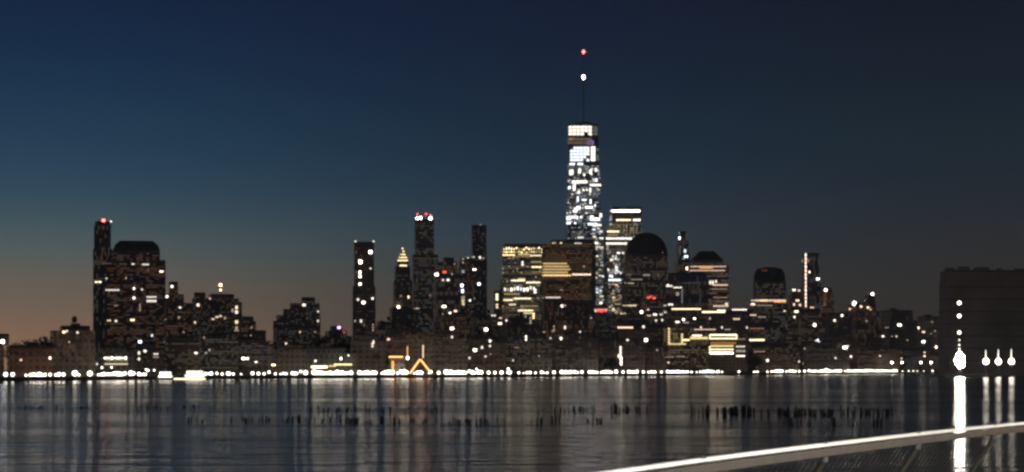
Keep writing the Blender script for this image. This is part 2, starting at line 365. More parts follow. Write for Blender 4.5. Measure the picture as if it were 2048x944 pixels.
B('waterfront_block', 'block with a white framed lit screen of windows above the promenade', [(1415, 1496, 664), (1418, 1476, 628)], 2050, 'tan', 4, .4, dim=6, plant=False)
B('mid_block', 'long dark block with a row of tiny lamps along its roof', [(1450, 1504, 622)], 2300, 'stone', dim=4)
B('mid_block', 'dark block below the orange cornice of the drum tower', [(1490, 1584, 664), (1494, 1560, 650)], 2150, 'brick', dim=7)
B('mid_block', 'dark block under the light-line tower', [(1576, 1650, 640), (1584, 1640, 622)], 2350, 'brick', dim=6)
B('mid_block', 'dark block with a faint bluish window right of the light-line tower', [(1640, 1702, 636), (1660, 1696, 628)], 2500, 'stone', dim=6)
B('hill_block', 'dark peaked block with bright lamps on its shoulder, right of centre', [(1690, 1762, 622), (1696, 1752, 606), (1728, 1750, 592)], 2700, 'brick', dim=6, plant=False)
B('right_block', 'long dark block with scattered amber windows near the right', [(1752, 1836, 640), (1762, 1826, 622)], 3100, 'brick', dim=7)
B('right_block', 'dark block ending the far shore beside the floodlight', [(1824, 1898, 650), (1834, 1884, 634)], 3500, 'brick', dim=7)
# --- front rank on the far shore
FR = [('warehouse', 'low waterfront terminal with a row of white windows under the slim tower', (190, 268, 700), 'stone'),
      ('low_house', 'low waterfront house right of the white-windowed terminal', (264, 332, 694), 'brick'),
      ('low_block', 'low brown block behind the moored ferries', (330, 402, 680), 'brick'),
      ('low_block', 'low brown block below the gold spire, right of the ferries', (398, 476, 676), 'tan'),
      ('low_block', 'low block with one bright white window right of the ferries', (470, 548, 684), 'brick'),
      ('low_block', 'low block with a yellow lamp below the isolated stepped block', (542, 612, 694), 'tan'),
      ('market_hall', 'long low hall with a yellow lit eaves line', (606, 712, 702), 'stone'),
      ('low_block', 'low block at the foot of the tall lone tower', (700, 772, 676), 'brick'),
      ('low_block', 'brown block behind the orange lit gantry', (766, 866, 664), 'tan'),
      ('low_block', 'low dark block right of the orange gantry', (860, 936, 672), 'brick'),
      ('low_block', 'low dark block below the square white window', (930, 1012, 680), 'brick'),
      ('low_block', 'low dark waterfront block below the gold-lit block', (1008, 1104, 676), 'stone'),
      ('low_block', 'low dark waterfront block below the broad brown slab', (1098, 1196, 672), 'brick'),
      ('low_block', 'low waterfront block with a tall white light bar on its front', (1190, 1290, 684), 'stone'),
      ('low_block', 'low dark waterfront block left of the yellow-lit block', (1284, 1330, 690), 'brick'),
      ('low_block', 'low dark waterfront block under the drum tower', (1494, 1600, 694), 'brick'),
      ('low_block', 'low dark waterfront block under the light-line tower', (1594, 1700, 690), 'brick'),
      ('low_block', 'low dark waterfront block under the peaked block', (1694, 1800, 696), 'brick'),
      ('low_block', 'low dark waterfront block last before the floodlight', (1794, 1884, 704), 'brick')]
for i, (nm, lb, (x0, x1, y), mt) in enumerate(FR):
    B(nm, lb, [(x0, x1, y+5), (x0+8, x1-14-(i*7) % 12, y-4)], shore((x0+x1)/2)+ (58 if x0 < 1400 else 75), mt, 14-(i*5) % 12, .5, dim=8)

# --- the tallest tower: square foot, octagonal taper, square top turned by 45 degrees
def tall_tower():
    z = 3160; x0, x1, xt0, xt1 = 1126, 1208, 1132, 1198
    cx, cy = ((x0+x1)/2-CX)/F*(z+40), z+40
    hw = (x1-x0)/F*(z+40)/2; th = math.radians(4)
    foot = [(cx+hw*(u*math.cos(th)-v*math.sin(th))*.94, cy+hw*(u*math.sin(th)+v*math.cos(th))*.94) for u, v in ((-1,-1),(1,-1),(1,1),(-1,1))]
    def Z(y): return EYE+(HY-y)/F*(z+10)
    root = thing('skyscraper', 'tallest tower, tapering glass shaft with bright white top floors and a thin mast', 'skyscraper', (cx, cy, LAND_Z))
    off = tuple(root.location); zt, zb = Z(250), Z(660)
    w_ = MB(); w_.prism(foot, LAND_Z-.4, zb)
    # each foot corner narrows to the middle of a top side, each foot side to a top corner
    tw = (xt1-xt0)/F*(z+20)/2*1.0
    top = [(cx+tw*math.cos(th+a), cy+tw*math.sin(th+a)) for a in (math.radians(-135), math.radians(-45), math.radians(45), math.radians(135))]
    top = [((top[i][0]+top[(i+1) % 4][0])/2, (top[i][1]+top[(i+1) % 4][1])/2) for i in range(4)]
    top = [(cx+(x-cx)*1.28, cy+(y-cy)*1.28) for x, y in top]
    vs = [(x, y, zb) for x, y in foot] + [(x, y, zt) for x, y in top]; fs = [(4, 5, 6, 7)]
    for i in range(4): fs += [(i, (i+1) % 4, 4+i), ((i+1) % 4, 4+(i+1) % 4, 4+i)]
    w_.add(vs, fs); link('wall', w_.mesh('wall', MAT['glass'], off), root)
    rf = MB(); rf.prism(scale_ring(top, (cx, cy), 1.0), zt+.004, zt+5); rf.lathe(cx, cy, [(12, zt+5), (12, zt+8)], 20)
    ro = link('roof', rf.mesh('roof', MAT['steel'], off), root)
    ms = MB(); ms.tube([(cx, cy, zt+5), (cx, cy, Z(180)), (cx, cy, Z(97))], 1.0, 6, r2=.35)
    for yy in (225, 205, 185, 165): ms.lathe(cx, cy, [(2.2, Z(yy)), (2.2, Z(yy)+1.2)], 10)
    ma = link('mast', ms.mesh('mast', MAT['steel'], off), root)
    for yy, key, r in ((149, 'W6', 2.3), (98, 'R6', 1.9)):
        bm_ = MB(); bm_.lathe(cx, cy-1.5, [(.3, Z(yy)-r*1.6), (r, Z(yy)-r*.7), (r, Z(yy)+r*.7), (.3, Z(yy)+r*1.6)], 10)
        link('beacon', bm_.mesh('beacon', glow(key), off), ma)
    BL.append((root, BVHTree.FromPolygons([Vector(v) for v in w_.v+rf.v], w_.f+[tuple(i+len(w_.v) for i in f) for f in rf.f]), 60, [(1128, 1206, 330)]))
    return BL[-1]
TT = tall_tower(); TTROOT[0] = TT[0]
def tt(x0, y0, x1, y1, key, nx=1, ny=1, gx=.86, gy=.82):
    for i in range(nx):
        for j in range(ny):
            if R.random() < .03: continue
            lit(x0+(x1-x0)*(i+.5)/nx, y0+(y1-y0)*(j+.5)/ny, (x1-x0)/nx*gx, (y1-y0)/ny*gy, key, 'window', TT, False)
tt(1137, 251, 1184, 271, 'W9', 6, 3, .8, .74); tt(1186, 252, 1195, 271, 'C1', 2, 3)
tt(1135, 275, 1184, 289, 'K1', 6, 2, .9, .7); tt(1139, 275, 1150, 281, 'O2', 2, 1); tt(1174, 281, 1188, 290, 'P2', 2, 2)
tt(1140, 293, 1179, 323, 'C9', 6, 5, .8, .74); tt(1131, 295, 1136, 324, 'W4', 1, 5); tt(1182, 293, 1190, 322, 'W4', 2, 5); tt(1192, 296, 1198, 322, 'C1', 1, 4)
tt(1139, 326, 1166, 330, 'C4', 5, 1)
for x, y, w_, h_ in ((90,490,36,50),(155,480,26,40),(190,510,15,22),(240,485,22,40),(282,470,20,30),(270,512,32,20),(275,550,42,28),(155,565,140,24),(280,590,100,18),(75,610,26,26),(112,610,24,56),(185,630,16,16),(210,628,14,14),(145,650,24,22),(238,630,14,44),(140,700,14,50),(190,706,46,14),(240,720,18,44),(135,770,60,34),(120,795,40,24),(228,765,74,24),(275,750,12,24),(50,812,30,20),(110,842,150,22),(60,856,60,18),(275,858,90,28),(250,840,30,24),(320,828,20,34),(60,888,56,24),(120,888,18,18),(240,897,50,20),(300,905,60,14)):
    px, py, ww, hh = 1120+x/3.93, 220+y/3.93, w_/3.93*.85, h_/3.93*.85
    tt(px-ww/2, py-hh/2, px+ww/2, py+hh/2, 'C4' if R.random() < .7 else 'W4', max(1, round(ww/4)), max(1, round(hh/4)))
for k_ in range(150):      # dimmer offices between the bright ones
    y = R.uniform(332, 446); x = R.uniform(1131, 1203); lit(x, y, R.uniform(2, 5), R.uniform(1.5, 3), R.choice(['C2', 'C2', 'W2', 'C1', 'O1', 'W3']), 'window', TT, False)
for k_ in range(64):       # the lit edge lower down
    y = R.uniform(447, 625); x = R.uniform(1187, 1207); lit(x, y, R.uniform(3, 7), R.uniform(2, 4), R.choice(['W3', 'C3', 'W4', 'W2', 'G2', 'C2', 'G3']), 'window', TT, False)

# --- lit windows one by one: x, y, width, height, hue+level
Lw = []
def band(x0, x1, y, h, key): Lw.append(((x0+x1)/2, y, x1-x0, h, key))
for a in [(193,564,7,3,'G4'),(200,564,5,3,'W4'),(213,557,3,3,'W3'),(225,580,28,3,'W3'),(266,528,6,3,'W3'),(291,529,14,3,'W3'),(323,543,8,4,'W4'),(214,527,20,2,'K1'),(246,528,16,2,'K1'),
  (268,577,4,5,'W4'),(284,579,4,3,'W3'),(268,596,5,5,'W4'),(303,594,20,3,'W3'),(303,602,20,5,'W3'),(232,611,8,2,'K2'),(218,641,8,3,'G3'),(232,642,5,4,'W3'),(265,640,9,4,'G4'),(280,615,3,16,'K2'),
  (252,556,3,5,'K2'),(296,540,3,8,'K1'),(334,593,5,5,'W4'),(344,573,5,5,'W4'),(361,583,6,6,'W4'),(360,615,5,4,'W3'),(358,635,4,5,'K2'),(396,610,5,5,'K4'),(420,597,3,3,'K3'),(390,645,4,4,'K3'),
  (366,664,6,2,'K2'),(280,684,6,6,'C5'),(304,671,4,5,'C3'),(290,672,3,6,'P2'),(426,638,6,3,'K3'),(434,634,6,3,'W3'),(441,632,5,3,'K3'),(450,636,4,6,'K2'),(473,615,5,8,'G3'),(473,624,6,8,'W3'),(465,621,4,8,'K2'),(473,644,6,8,'G3'),(473,656,5,7,'G2'),(473,661,10,3,'K2'),
  (502,672,3,8,'K3'),(503,655,3,4,'K2'),(128,664,6,5,'G4'),(134,662,3,4,'W3'),(155,665,4,4,'W3'),(138,684,4,4,'K2'),(5,683,6,7,'C6'),(100,716,4,6,'W4'),(42,720,4,4,'K3'),(140,694,16,2,'O1'),
  (366,664,4,3,'K2'),(408,675,3,4,'K2'),(278,706,4,7,'W3'),(278,718,4,6,'W3'),(290,702,5,4,'W4'),(312,708,10,3,'W3'),(312,714,12,3,'K2'),(392,706,6,4,'W4'),(412,706,5,3,'W2'),(419,700,4,5,'W2'),
  (487,717,7,5,'W5'),(495,717,5,5,'W4'),(512,724,6,3,'W4'),(194,728,3,4,'W3'),
  (547,730,8,3,'Y5'),(608,610,6,5,'W4'),(636,623,4,3,'W3'),(636,642,3,4,'W3'),(600,664,3,3,'K3'),(630,664,3,3,'K2'),(572,687,4,4,'W3'),(614,637,3,3,'K1'),
  (666,650,4,2,'O3'),(676,649,5,4,'R4'),(678,655,6,5,'P5'),(684,653,4,3,'P4'),(700,663,6,6,'C5'),(688,665,3,3,'R3'),
  (741,504,6,6,'W6'),(721,524,6,7,'W6'),(719,521,4,4,'W4'),(720,545,4,7,'W5'),(720,553,5,5,'W5'),(720,568,5,5,'W5'),(741,537,4,3,'W3'),(727,605,6,6,'W5'),(716,599,5,5,'W3'),(745,597,4,4,'W4'),(753,637,6,5,'W5'),(722,642,4,7,'W3'),(710,642,4,4,'W2'),(712,504,3,5,'K1'),(712,545,3,8,'K1'),(728,650,4,8,'K1'),(746,655,3,16,'K2'),(745,690,4,10,'W3'),(747,684,3,8,'W3'),(777,679,6,4,'K3'),
  (797,614,5,5,'W5'),(817,594,3,6,'G4'),(802,592,3,4,'K2'),(835,617,6,2,'K3'),(829,617,4,2,'K2'),(777,678,4,4,'K3'),(860,591,3,3,'K2'),(834,560,2,10,'K1'),(850,505,2,3,'K1'),
  (873,549,7,7,'W5'),(889,544,7,5,'R4'),(886,560,4,4,'W3'),(896,560,5,4,'W4'),(888,613,8,5,'W5'),(900,626,5,4,'W4'),(911,622,6,4,'K4'),(909,528,3,3,'K2'),(886,628,4,3,'K2'),
  (926,518,4,4,'K2'),(936,516,4,3,'W3'),(946,514,6,3,'W3'),(960,515,5,6,'W3'),(967,517,4,4,'W2'),(926,525,3,4,'W2'),(926,543,6,7,'C2'),(949,539,7,3,'W5'),(924,571,5,6,'C5'),(925,582,5,9,'C4'),(926,600,7,20,'G2'),(927,605,5,12,'G3'),(958,568,5,5,'C5'),(940,601,4,4,'W4'),(948,597,4,4,'K2'),(904,548,3,4,'W2'),(904,657,7,6,'W5'),(904,674,4,5,'W3'),(972,659,7,7,'W5'),(950,700,7,6,'W5'),(939,716,4,4,'W3'),(964,695,4,6,'W3'),(980,682,4,5,'W4'),(980,692,4,4,'W3'),(971,713,4,3,'W3'),(981,708,3,3,'K2'),
  (994,594,5,14,'G4'),(994,612,5,10,'G3'),(987,631,10,3,'W3'),(1001,636,6,3,'K3'),(1000,647,8,5,'W4'),(1013,641,3,4,'W4'),(1061,641,4,14,'W2'),(1052,676,3,12,'W4'),(1033,695,8,2,'K2'),(1026,721,3,3,'W3'),(1078,712,4,2,'W2'),
  (1045,527,3,10,'W4'),(1045,513,40,2,'Y2')]: Lw.append(a)
# gold crown and floors
for i in range(16):
    Lw.append((1008+i*5, 497+R.uniform(-2, 2), 3.4, 4, R.choice(['Y3','Y4','Y2','G4'])))
    Lw.append((1008+i*5, 504+R.uniform(-1, 1), 3.6, 4, R.choice(['Y2','Y3','Y4'])))
band(1005,1030,510,3,'Y4'); band(1036,1060,509,2,'Y3'); band(1060,1083,511,2,'G4')
band(1062,1083,524,4,'Y2'); band(1063,1083,534,3,'G4'); band(1022,1050,561,3,'G4'); band(1052,1081,565,3,'G4'); band(1036,1050,558,3,'Y3')
for i in range(10): Lw.append((1010+i*6.4, 577+R.uniform(-3, 3), 4.2, 8, R.choice(['C3','W4','C4','W3','G2'])))
band(1007,1026,600,3,'G4'); band(1028,1062,597,3,'G4'); band(1018,1032,609,4,'G3'); band(1036,1066,621,3,'G4'); band(1048,1064,626,3,'G3'); Lw.append((1067,632,4,14,'Y4')); band(1050,1080,548,4,'Y1'); band(1008,1040,588,4,'Y2'); band(1040,1075,612,3,'Y2'); band(1012,1050,616,3,'Y1')
Lw.append((1070, 582, 5, 10, 'W4')); band(1062, 1083, 544, 2, 'Y2')
# brown slab
for j, (a, c_, k_) in enumerate([(1086,1134,'Y3'),(1084,1138,'Y3'),(1083,1141,'Y3'),(1083,1136,'Y3'),(1083,1142,'Y4')]): band(a, c_, 527+j*5.9, 2.2, k_)
for j in range(5): band(1084, 1136, 529.5+j*5.9, 1.5, 'O2')
band(1144,1182,549,3,'K4'); Lw += [(1161,475,12,3,'W3'),(1156,487,14,3,'W3'),(1108,486,8,2,'K3'),(1122,486,5,3,'K3'),(1168,533,4,4,'K2'),(1123,580,6,3,'K2'),(1124,612,5,6,'K4'),(1130,611,4,4,'W2')]
band(1091,1121,595,3,'W3'); Lw += [(1106,662,6,4,'K2'),(1108,656,3,12,'K2'),(1130,655,4,8,'W3'),(1101,677,4,4,'W3'),(1122,677,4,6,'W4'),(1160,664,4,4,'W3'),(1088,664,5,3,'K2'),(1182,636,4,4,'W2')]
band(1188,1216,619,4,'W2'); Lw += [(1196,621,6,6,'R4'),(1203,622,6,6,'R4'),(1211,621,5,5,'R4'),(1191,622,3,4,'W3')]
# tower with white bars
band(1221,1280,422,5,'W5'); band(1232,1262,440,4,'G4'); band(1266,1281,440,5,'W4')
for i in range(9): Lw.append((1221+i*6.6, 458, 1.4, 20, 'Y2'))
band(1214,1238,463,4,'G4'); band(1212,1264,477,4,'W4'); band(1212,1254,487,4,'W4'); Lw += [(1237,506,6,4,'W4'),(1246,506,5,4,'W3'),(1215,495,5,10,'W2'),(1226,470,20,3,'Y2')]
for k_ in range(26): Lw.append((R.uniform(1215, 1242), R.uniform(512, 562), R.uniform(2, 5), R.uniform(3, 6), R.choice(['C2','W3','C3','W2'])))
band(1217,1241,560,5,'C4'); Lw += [(1233,536,4,14,'C4'),(1222,552,8,5,'C4')]
for k_ in range(30): Lw.append((R.uniform(1219, 1241), R.uniform(568, 632), R.uniform(3, 8), R.uniform(2, 4), R.choice(['G2','K2','G3','O2','K2'])))
# dome building
band(1248,1268,566,2,'G3'); band(1262,1285,559,2,'G2'); band(1286,1300,550,3,'W2'); Lw += [(1316,551,3,8,'K1'),(1325,505,3,3,'K1'),(1297,595,6,4,'R4'),(1308,596,6,5,'R4'),(1302,593,3,3,'R4')]
band(1245,1273,611,3,'G3'); band(1240,1253,627,3,'G3'); Lw += [(1283,624,5,5,'W5'),(1296,619,4,3,'K4'),(1310,629,8,4,'W4'),(1298,631,9,2,'K3'),(1322,629,6,3,'W3'),(1287,653,4,5,'W4'),(1292,680,6,7,'W5'),(1255,680,5,4,'W3'),(1314,700,4,3,'W2')]
band(1235,1266,655,3,'K4'); Lw += [(1241,702,3,20,'W4'),(1242,722,3,18,'W5'),(1237,712,2,8,'G4')]
# hipped tower, spire tower
Lw += [(1359,476,5,6,'C5'),(1370,502,5,8,'C3'),(1372,513,8,6,'C4'),(1367,517,4,4,'C2'),(1360,500,3,20,'C1'),(1374,537,5,7,'K5')]
band(1380,1452,533,2,'K3'); band(1376,1450,541,2,'K3'); band(1398,1426,536,3,'O3'); band(1418,1428,565,8,'W3'); band(1425,1456,570,3,'K3'); band(1424,1454,578,2,'K2'); Lw += [(1432,563,4,6,'W3')]
band(1426,1455,595,2,'K2'); band(1427,1457,602,2,'K1'); band(1426,1457,612,3,'K3'); Lw.append((1453,608,6,6,'W3'))
# office block in front of it
band(1332,1345,572,4,'W3'); band(1346,1364,575,2,'W4'); Lw += [(1336,570,3,3,'W4'),(1355,588,6,8,'W2'),(1341,609,10,3,'W4'),(1364,592,1.5,28,'C2'),(1400,592,1.2,28,'C1'),(1382,566,36,1.2,'C1')]
band(1343,1402,618,3,'G4'); band(1404,1450,624,4,'G4'); band(1434,1452,621,3,'W4'); band(1464,1494,620,4,'W4'); band(1466,1480,638,3,'K3')
Lw += [(1367,639,4,4,'W5'),(1389,638,5,5,'W5'),(1355,644,8,4,'W4'),(1372,645,12,3,'W2'),(1325,640,5,5,'W3'),(1420,637,4,4,'K3'),(1312,641,4,4,'W3'),(1330,611,6,3,'W3')]
# yellow waterfront block
Lw += [(1338,671,4,32,'Y3'),(1364,677,4,20,'Y3'),(1354,688,36,3,'Y3'),(1372,680,14,4,'Y4'),(1330,672,4,24,'Y1'),(1351,672,10,18,'Y1')]
band(1380,1416,676,6,'Y3'); band(1384,1404,671,3,'W4'); band(1388,1432,659,2,'K3'); Lw += [(1402,655,3,5,'W3'),(1444,655,3,5,'W3'),(1455,659,12,3,'W2')]
band(1420,1473,670,2,'G5'); band(1420,1473,677,3,'G4'); band(1421,1472,686,5,'O2'); band(1421,1467,692,4,'Y3'); band(1420,1467,699,3,'G4'); band(1420,1467,706,4,'W5')
Lw += [(1419.5,674,2,10,'G4'),(1473.5,674,2,10,'G4'),(1419.5,700,2,16,'G4')]
band(1473,1491,678,2,'K2'); band(1472,1490,693,3,'W3'); band(1472,1491,702,5,'W2'); band(1472,1490,712,3,'W4'); band(1328,1348,714,2,'K2'); band(1352,1370,713,2,'K2'); Lw.append((1337,725,4,4,'K3'))
band(1338,1400,700,2,'K1')
# drum tower and neighbours
band(1502,1572,601,4,'K3'); band(1500,1512,609,5,'K3'); band(1520,1534,601,4,'O4'); band(1548,1572,603,5,'O3'); band(1514,1545,611,3,'K2'); Lw += [(1506,608,6,4,'W4'),(1532,541,4,2,'R2'),(1526,541,3,2,'R2')]
band(1500,1513,630,3,'K3'); band(1516,1532,634,3,'K2'); Lw += [(1526,647,3,4,'K3'),(1494,655,3,4,'W3'),(1569,622,5,3,'K3'),(1572,652,4,3,'K1')]
band(1499,1529,680,4,'G4'); band(1500,1528,657,2,'O2'); band(1508,1530,703,2,'K2'); Lw += [(1535,721,5,5,'W4'),(1598,723,3,4,'W3'),(1606,727,3,3,'K2')]
Lw += [(1588,580,7,4,'W4'),(1598,581,5,4,'K3'),(1595,601,7,4,'K4'),(1588,609,4,5,'W3'),(1600,610,5,5,'K3'),(1593,623,8,5,'W4'),(1589,634,3,4,'W4'),(1604,548,4,6,'W4'),(1619,544,4,4,'W4'),(1605,522,3,6,'K2'),(1616,522,3,5,'K2'),(1636,558,6,5,'W5'),(1624,615,8,2,'K4'),
  (1650,597,5,30,'O1'),(1649,608,4,10,'K1'),(1629,650,5,6,'W5'),(1634,680,8,5,'C4'),(1638,684,4,4,'C3'),(1609,697,3,5,'K2'),(1690,695,9,6,'W5'),(1696,692,3,4,'W3'),(1671,716,4,3,'W3'),(1702,713,4,4,'W4'),(1684,631,4,5,'W4'),(1669,641,4,4,'W4'),(1722,613,4,4,'K4'),(1736,615,5,4,'K4'),(1741,619,3,3,'K3'),(1700,618,4,4,'K3'),(1733,642,4,3,'K2'),
  (1799,650,8,4,'W5'),(1836,656,5,5,'K5'),(1847,664,6,3,'K4'),(1847,683,6,6,'W5'),(1872,694,4,5,'K5'),(1766,673,5,4,'W4'),(1774,655,8,2,'K2'),(1793,673,3,5,'K3'),(1784,673,4,3,'K2'),(1815,680,3,3,'K2'),(1849,705,4,3,'K3'),(1849,712,4,3,'K4'),(1760,712,4,3,'K3'),(1803,717,4,3,'K3'),(1864,644,3,3,'K2'),(1870,662,4,3,'K2'),(1873,630,6,2,'R2'),(1862,668,3,3,'K2'),(1804,705,3,3,'K1')]
# gold-lit pyramid roof imitated by glowing bands, terminal windows
for yy, a, c_ in ((497,803,807),(503,801,809),(509,799,811),(515,797,814),(521,795,816)): band(a, c_, yy, 3, 'Y4')
band(799,814,531,3,'G4'); Lw += [(805,491,2,4,'G4')]
for i in range(10): Lw.append((210+i*4.6, 716, 3, 5 if i % 2 else 3, 'W4' if i % 3 else 'W5'))
band(209,256,728,2,'G3'); band(212,256,721,2,'Y2'); band(622,655,734,4,'Y5'); band(657,672,732,3,'Y3'); band(668,704,729,3,'Y4'); band(628,645,735,3,'W5'); Lw += [(631,722,4,4,'W4'),(682,717,3,5,'W5'),(697,711,3,3,'W4')]
band(1002,1030,500,3,'Y2')
for a in Lw: lit(*a)
# vertical line of light
for i in range(14): lit(1611.5, 510+i*7.8, 2.6, 7, 'K4' if i % 3 else 'W4', 'light_strip', None, False)
# faint window grids, their glow added to lift the dark facades: one part per building
def fill(q, x0, y0, x1, y1, px_, py_, keys, prob, w_=.6, h_=.55):
    root = q[0]; mbs = MB(); nx = max(1, int((x1-x0)/px_)); ny = max(1, int((y1-y0)/py_))
    for j in range(ny):
        rowp = prob*R.choice([.3, .8, 1, 1.6])
        for i in range(nx):
            if R.random() > rowp: continue
            px = x0+(x1-x0)*(i+.5)/nx; py = y0+(y1-y0)*(j+.5)/ny; h = cast(px, py)
            if not h or h[3][0] != root or abs(h[2].z) > .5: continue
            dist, loc, nor, _q = h; nh = Vector((nor.x, nor.y, 0)).normalized(); X = Vector((-nh.y, nh.x, 0)); s = px_*w_/2/F*dist; hh = py_*h_/2/F*dist
            vs = [loc + X*(u*s) + Vector((0, 0, v*hh)) + nh*d for d in (-.15, .15) for u, v in ((-1,-1),(1,-1),(1,1),(-1,1))]
            mbs.add(vs, [(0,1,2,3),(7,6,5,4),(0,4,5,1),(1,5,6,2),(2,6,7,3),(3,7,4,0)], R.randrange(len(keys)))
    if mbs.v: stuff(link('window_glow_fill', mbs.mesh('window_glow_fill', [glow(k) for k in keys], tuple(root.location)), root))
def named(word): return next(q for q in BL if word in q[0]['label'])
for q in list(BL):
    x0, x1, yt = q[3][0]; yt = q[3][-1][2]
    if q is TT: continue
    st = R.choice([(3.4, 3.8, .36, .55, .55), (6.5, 4.2, .5, .95, .4), (3.2, 8.5, .42, .42, .92), (3.6, 4.0, .2, .6, .5), (4.2, 4.6, .5, .8, .5)])
    fill(q, x0, yt+5, x1, 738, st[0], st[1], R.choice([['K0', 'K0', 'G0'], ['O0', 'K0'], ['G0', 'C0', 'K0'], ['K0', 'K0', 'O0']]), st[2], st[3], st[4])
fill(TT, 1128, 330, 1206, 640, 3.4, 4.2, ['C1', 'C1', 'C1', 'W1', 'C1', 'C2'], .75, .8, .6)
fill(named('curved office'), 1004, 514, 1086, 640, 4, 4.2, ['G1', 'G1', 'Y1', 'G0', 'G2'], .6, .8, .5)
fill(named('broad brown office'), 1084, 486, 1184, 600, 4, 4.4, ['O0', 'G0', 'G0', 'O1'], .8, .8, .45)
fill(named('two white light bars'), 1210, 446, 1284, 640, 3.6, 4.2, ['W1', 'G1', 'C1', 'G1', 'W2'], .6, .7, .6)
fill(named('yellow-lit waterfront'), 1324, 656, 1420, 735, 4, 4.4, ['Y0', 'G1', 'Y1', 'O0'], .5, .8, .5)
fill(named('pinkish lit cornice'), 1374, 546, 1458, 640, 4, 4.2, ['K1', 'K0', 'W1'], .5, .8, .5)
# rooftop beacons and lamps: x, y, radius in px, key, height of the post in px
def beacon(px, py, r, key, post=5):
    h = None; yy = py
    while h is None and yy < py+40: yy += 1; h = cast(px, yy)
    if not h: missed.append((px, py)); return
    dist, loc, nor, q = h; d = loc.y + 1.5; c = P(px, py, d); rr = r/F*d; off = q[0].location
    m = MB(); m.tube([(c.x, c.y, P(px, yy+2, d).z), (c.x, c.y, c.z-rr)], .25, 5)
    a = link('beacon_post', m.mesh('beacon_post', MAT['steel'], off), q[0])
    m = MB(); m.lathe(c.x, c.y, [(rr*.3, c.z-rr), (rr, c.z-rr*.4), (rr, c.z+rr*.4), (rr*.3, c.z+rr)], 8)
    link('beacon', m.mesh('beacon', glow(key), off), a)
for a in [(207,441,2.8,'R6'),(222,443,1.4,'W4'),(245,487,1.6,'K3'),(441,570,2.2,'Y6'),(441,580,1.8,'Y5'),(711,483,1.8,'W3'),(747,483,1.8,'W3'),(835,437,2.8,'W6'),(841,436,2.4,'W6'),(861,437,3,'W6'),(835,428,1.8,'R4'),(852,428,2.2,'R4'),(861,430,1.6,'R4'),
          (1651,580,3,'W6'),(1658,583,2,'W5'),(1709,607,3.4,'W6'),(1745,588,2.6,'W5'),(961,450,1.5,'C2'),(1359,466,1.2,'C3')]: beacon(*a)
print('missed', missed[:40], len(missed))

# ------------------------------------------------------------------ promenade lamps on the far shore
def lamp_proto(key, r):
    p = MB(); p.lathe(0, 0, [(.28, 0), (.28, .5), (.12, .7)], 8); p.tube([(0, 0, .7), (0, 0, 1)], .09, 6, r2=.09)
    g = MB(); g.lathe(0, 0, [(.25, -r), (r*.8, -r*.6), (r, 0), (r*.8, r*.6), (.25, r)], 10)
    c = MB(); c.lathe(0, 0, [(r*.7, r*.9), (.3, r*1.25), (.1, r*1.45)], 8)
    return p.mesh('pole', MAT['steel']), g.mesh('lamp_globe', glow(key)), c.mesh('lamp_cap', MAT['steel'])
PR = {}
def lamp(px, py, size, key, label, group, z=None):
    z = z or shore(px)+3.5; c = P(px, py, z); r = max(.4, size/F*z/2); c.z = max(c.z, 2.7+r)
    k = (key, round(r, 1))
    if k not in PR: PR[k] = lamp_proto(key, max(.4, k[1]))
    pm, gm, cm = PR[k]; base = LAND_Z + .1; hgt = max(c.z - base - r*.3, .8)
    root = thing('street_lamp', label, 'street lamp', (c.x, c.y, base), group)
    po = link('pole', pm, root); po.scale = (1, 1, hgt)
    link('lamp_globe', gm, root, (0, 0, max(c.z-base, hgt))); link('lamp_cap', cm, root, (0, 0, max(c.z-base, hgt)))
LP = []
for x, y, s in [(45,140,11),(100,155,11),(205,150,7),(240,130,9),(265,140,10),(290,125,8),(310,145,11),(332,152,9),(355,130,8),(395,150,8),(440,155,9),(465,150,10),(500,130,8),(590,128,9),(590,150,14),(622,157,8),(708,148,12),(775,125,8),(800,140,8),(820,156,9),(850,112,9),(870,112,9),(890,108,9),(910,105,10),(930,108,10),(950,110,10),(970,108,10),(985,105,10),(920,145,10),(945,142,10),(965,130,8),(1030,140,13),(1050,105,8),(1095,110,8),(1110,122,7),(1130,130,8),(1145,135,8),(1150,75,7),(1165,82,6),(1215,80,6),(880,58,5),(803,60,5),(1710,105,5),(1750,135,8),(1795,120,8),(1808,116,7),(1838,115,7),(1900,128,6),(1993,120,7),(2036,118,7),(1620,112,8),(1645,108,8),(1665,112,8)]:
    LP.append((x/3.94, 720+y/3.94, s))
for x, y, s in [(20,120,8),(68,118,8),(112,120,7),(150,95,6),(200,122,6),(240,120,4),(265,105,6),(285,112,5),(335,118,8),(352,112,9),(368,108,9),(400,90,6),(438,112,11)] + [(x, 105+(x % 3)*4, 9+(x % 2)*3) for x in range(505, 590, 20)] + [(x, 108+(x % 4)*3, 11) for x in range(612, 770, 19)] + [(795,112,11)] + [(x, 110, 10) for x in range(862, 1000, 21)] + [(1040,125,6),(1062,112,9),(1082,100,11),(1100,112,11),(1122,112,10),(1163,115,9),(1190,90,9),(1215,88,9),(1205,108,10),(1232,105,9),(1345,120,9),(1295,128,7),(1322,126,8),(1360,120,9),(1420,112,10),(1487,118,7)] + [(x, 108+(x % 3)*5, 11) for x in range(1545, 1700, 19)] + [(1728,88,6),(1750,112,11),(1770,105,9),(1785,70,6),(1800,102,10),(1822,98,10),(1880,110,9),(1930,112,9),(1983,108,10),(2035,105,8)]:
    LP.append((500+x/3.94, 720+y/3.94, s))
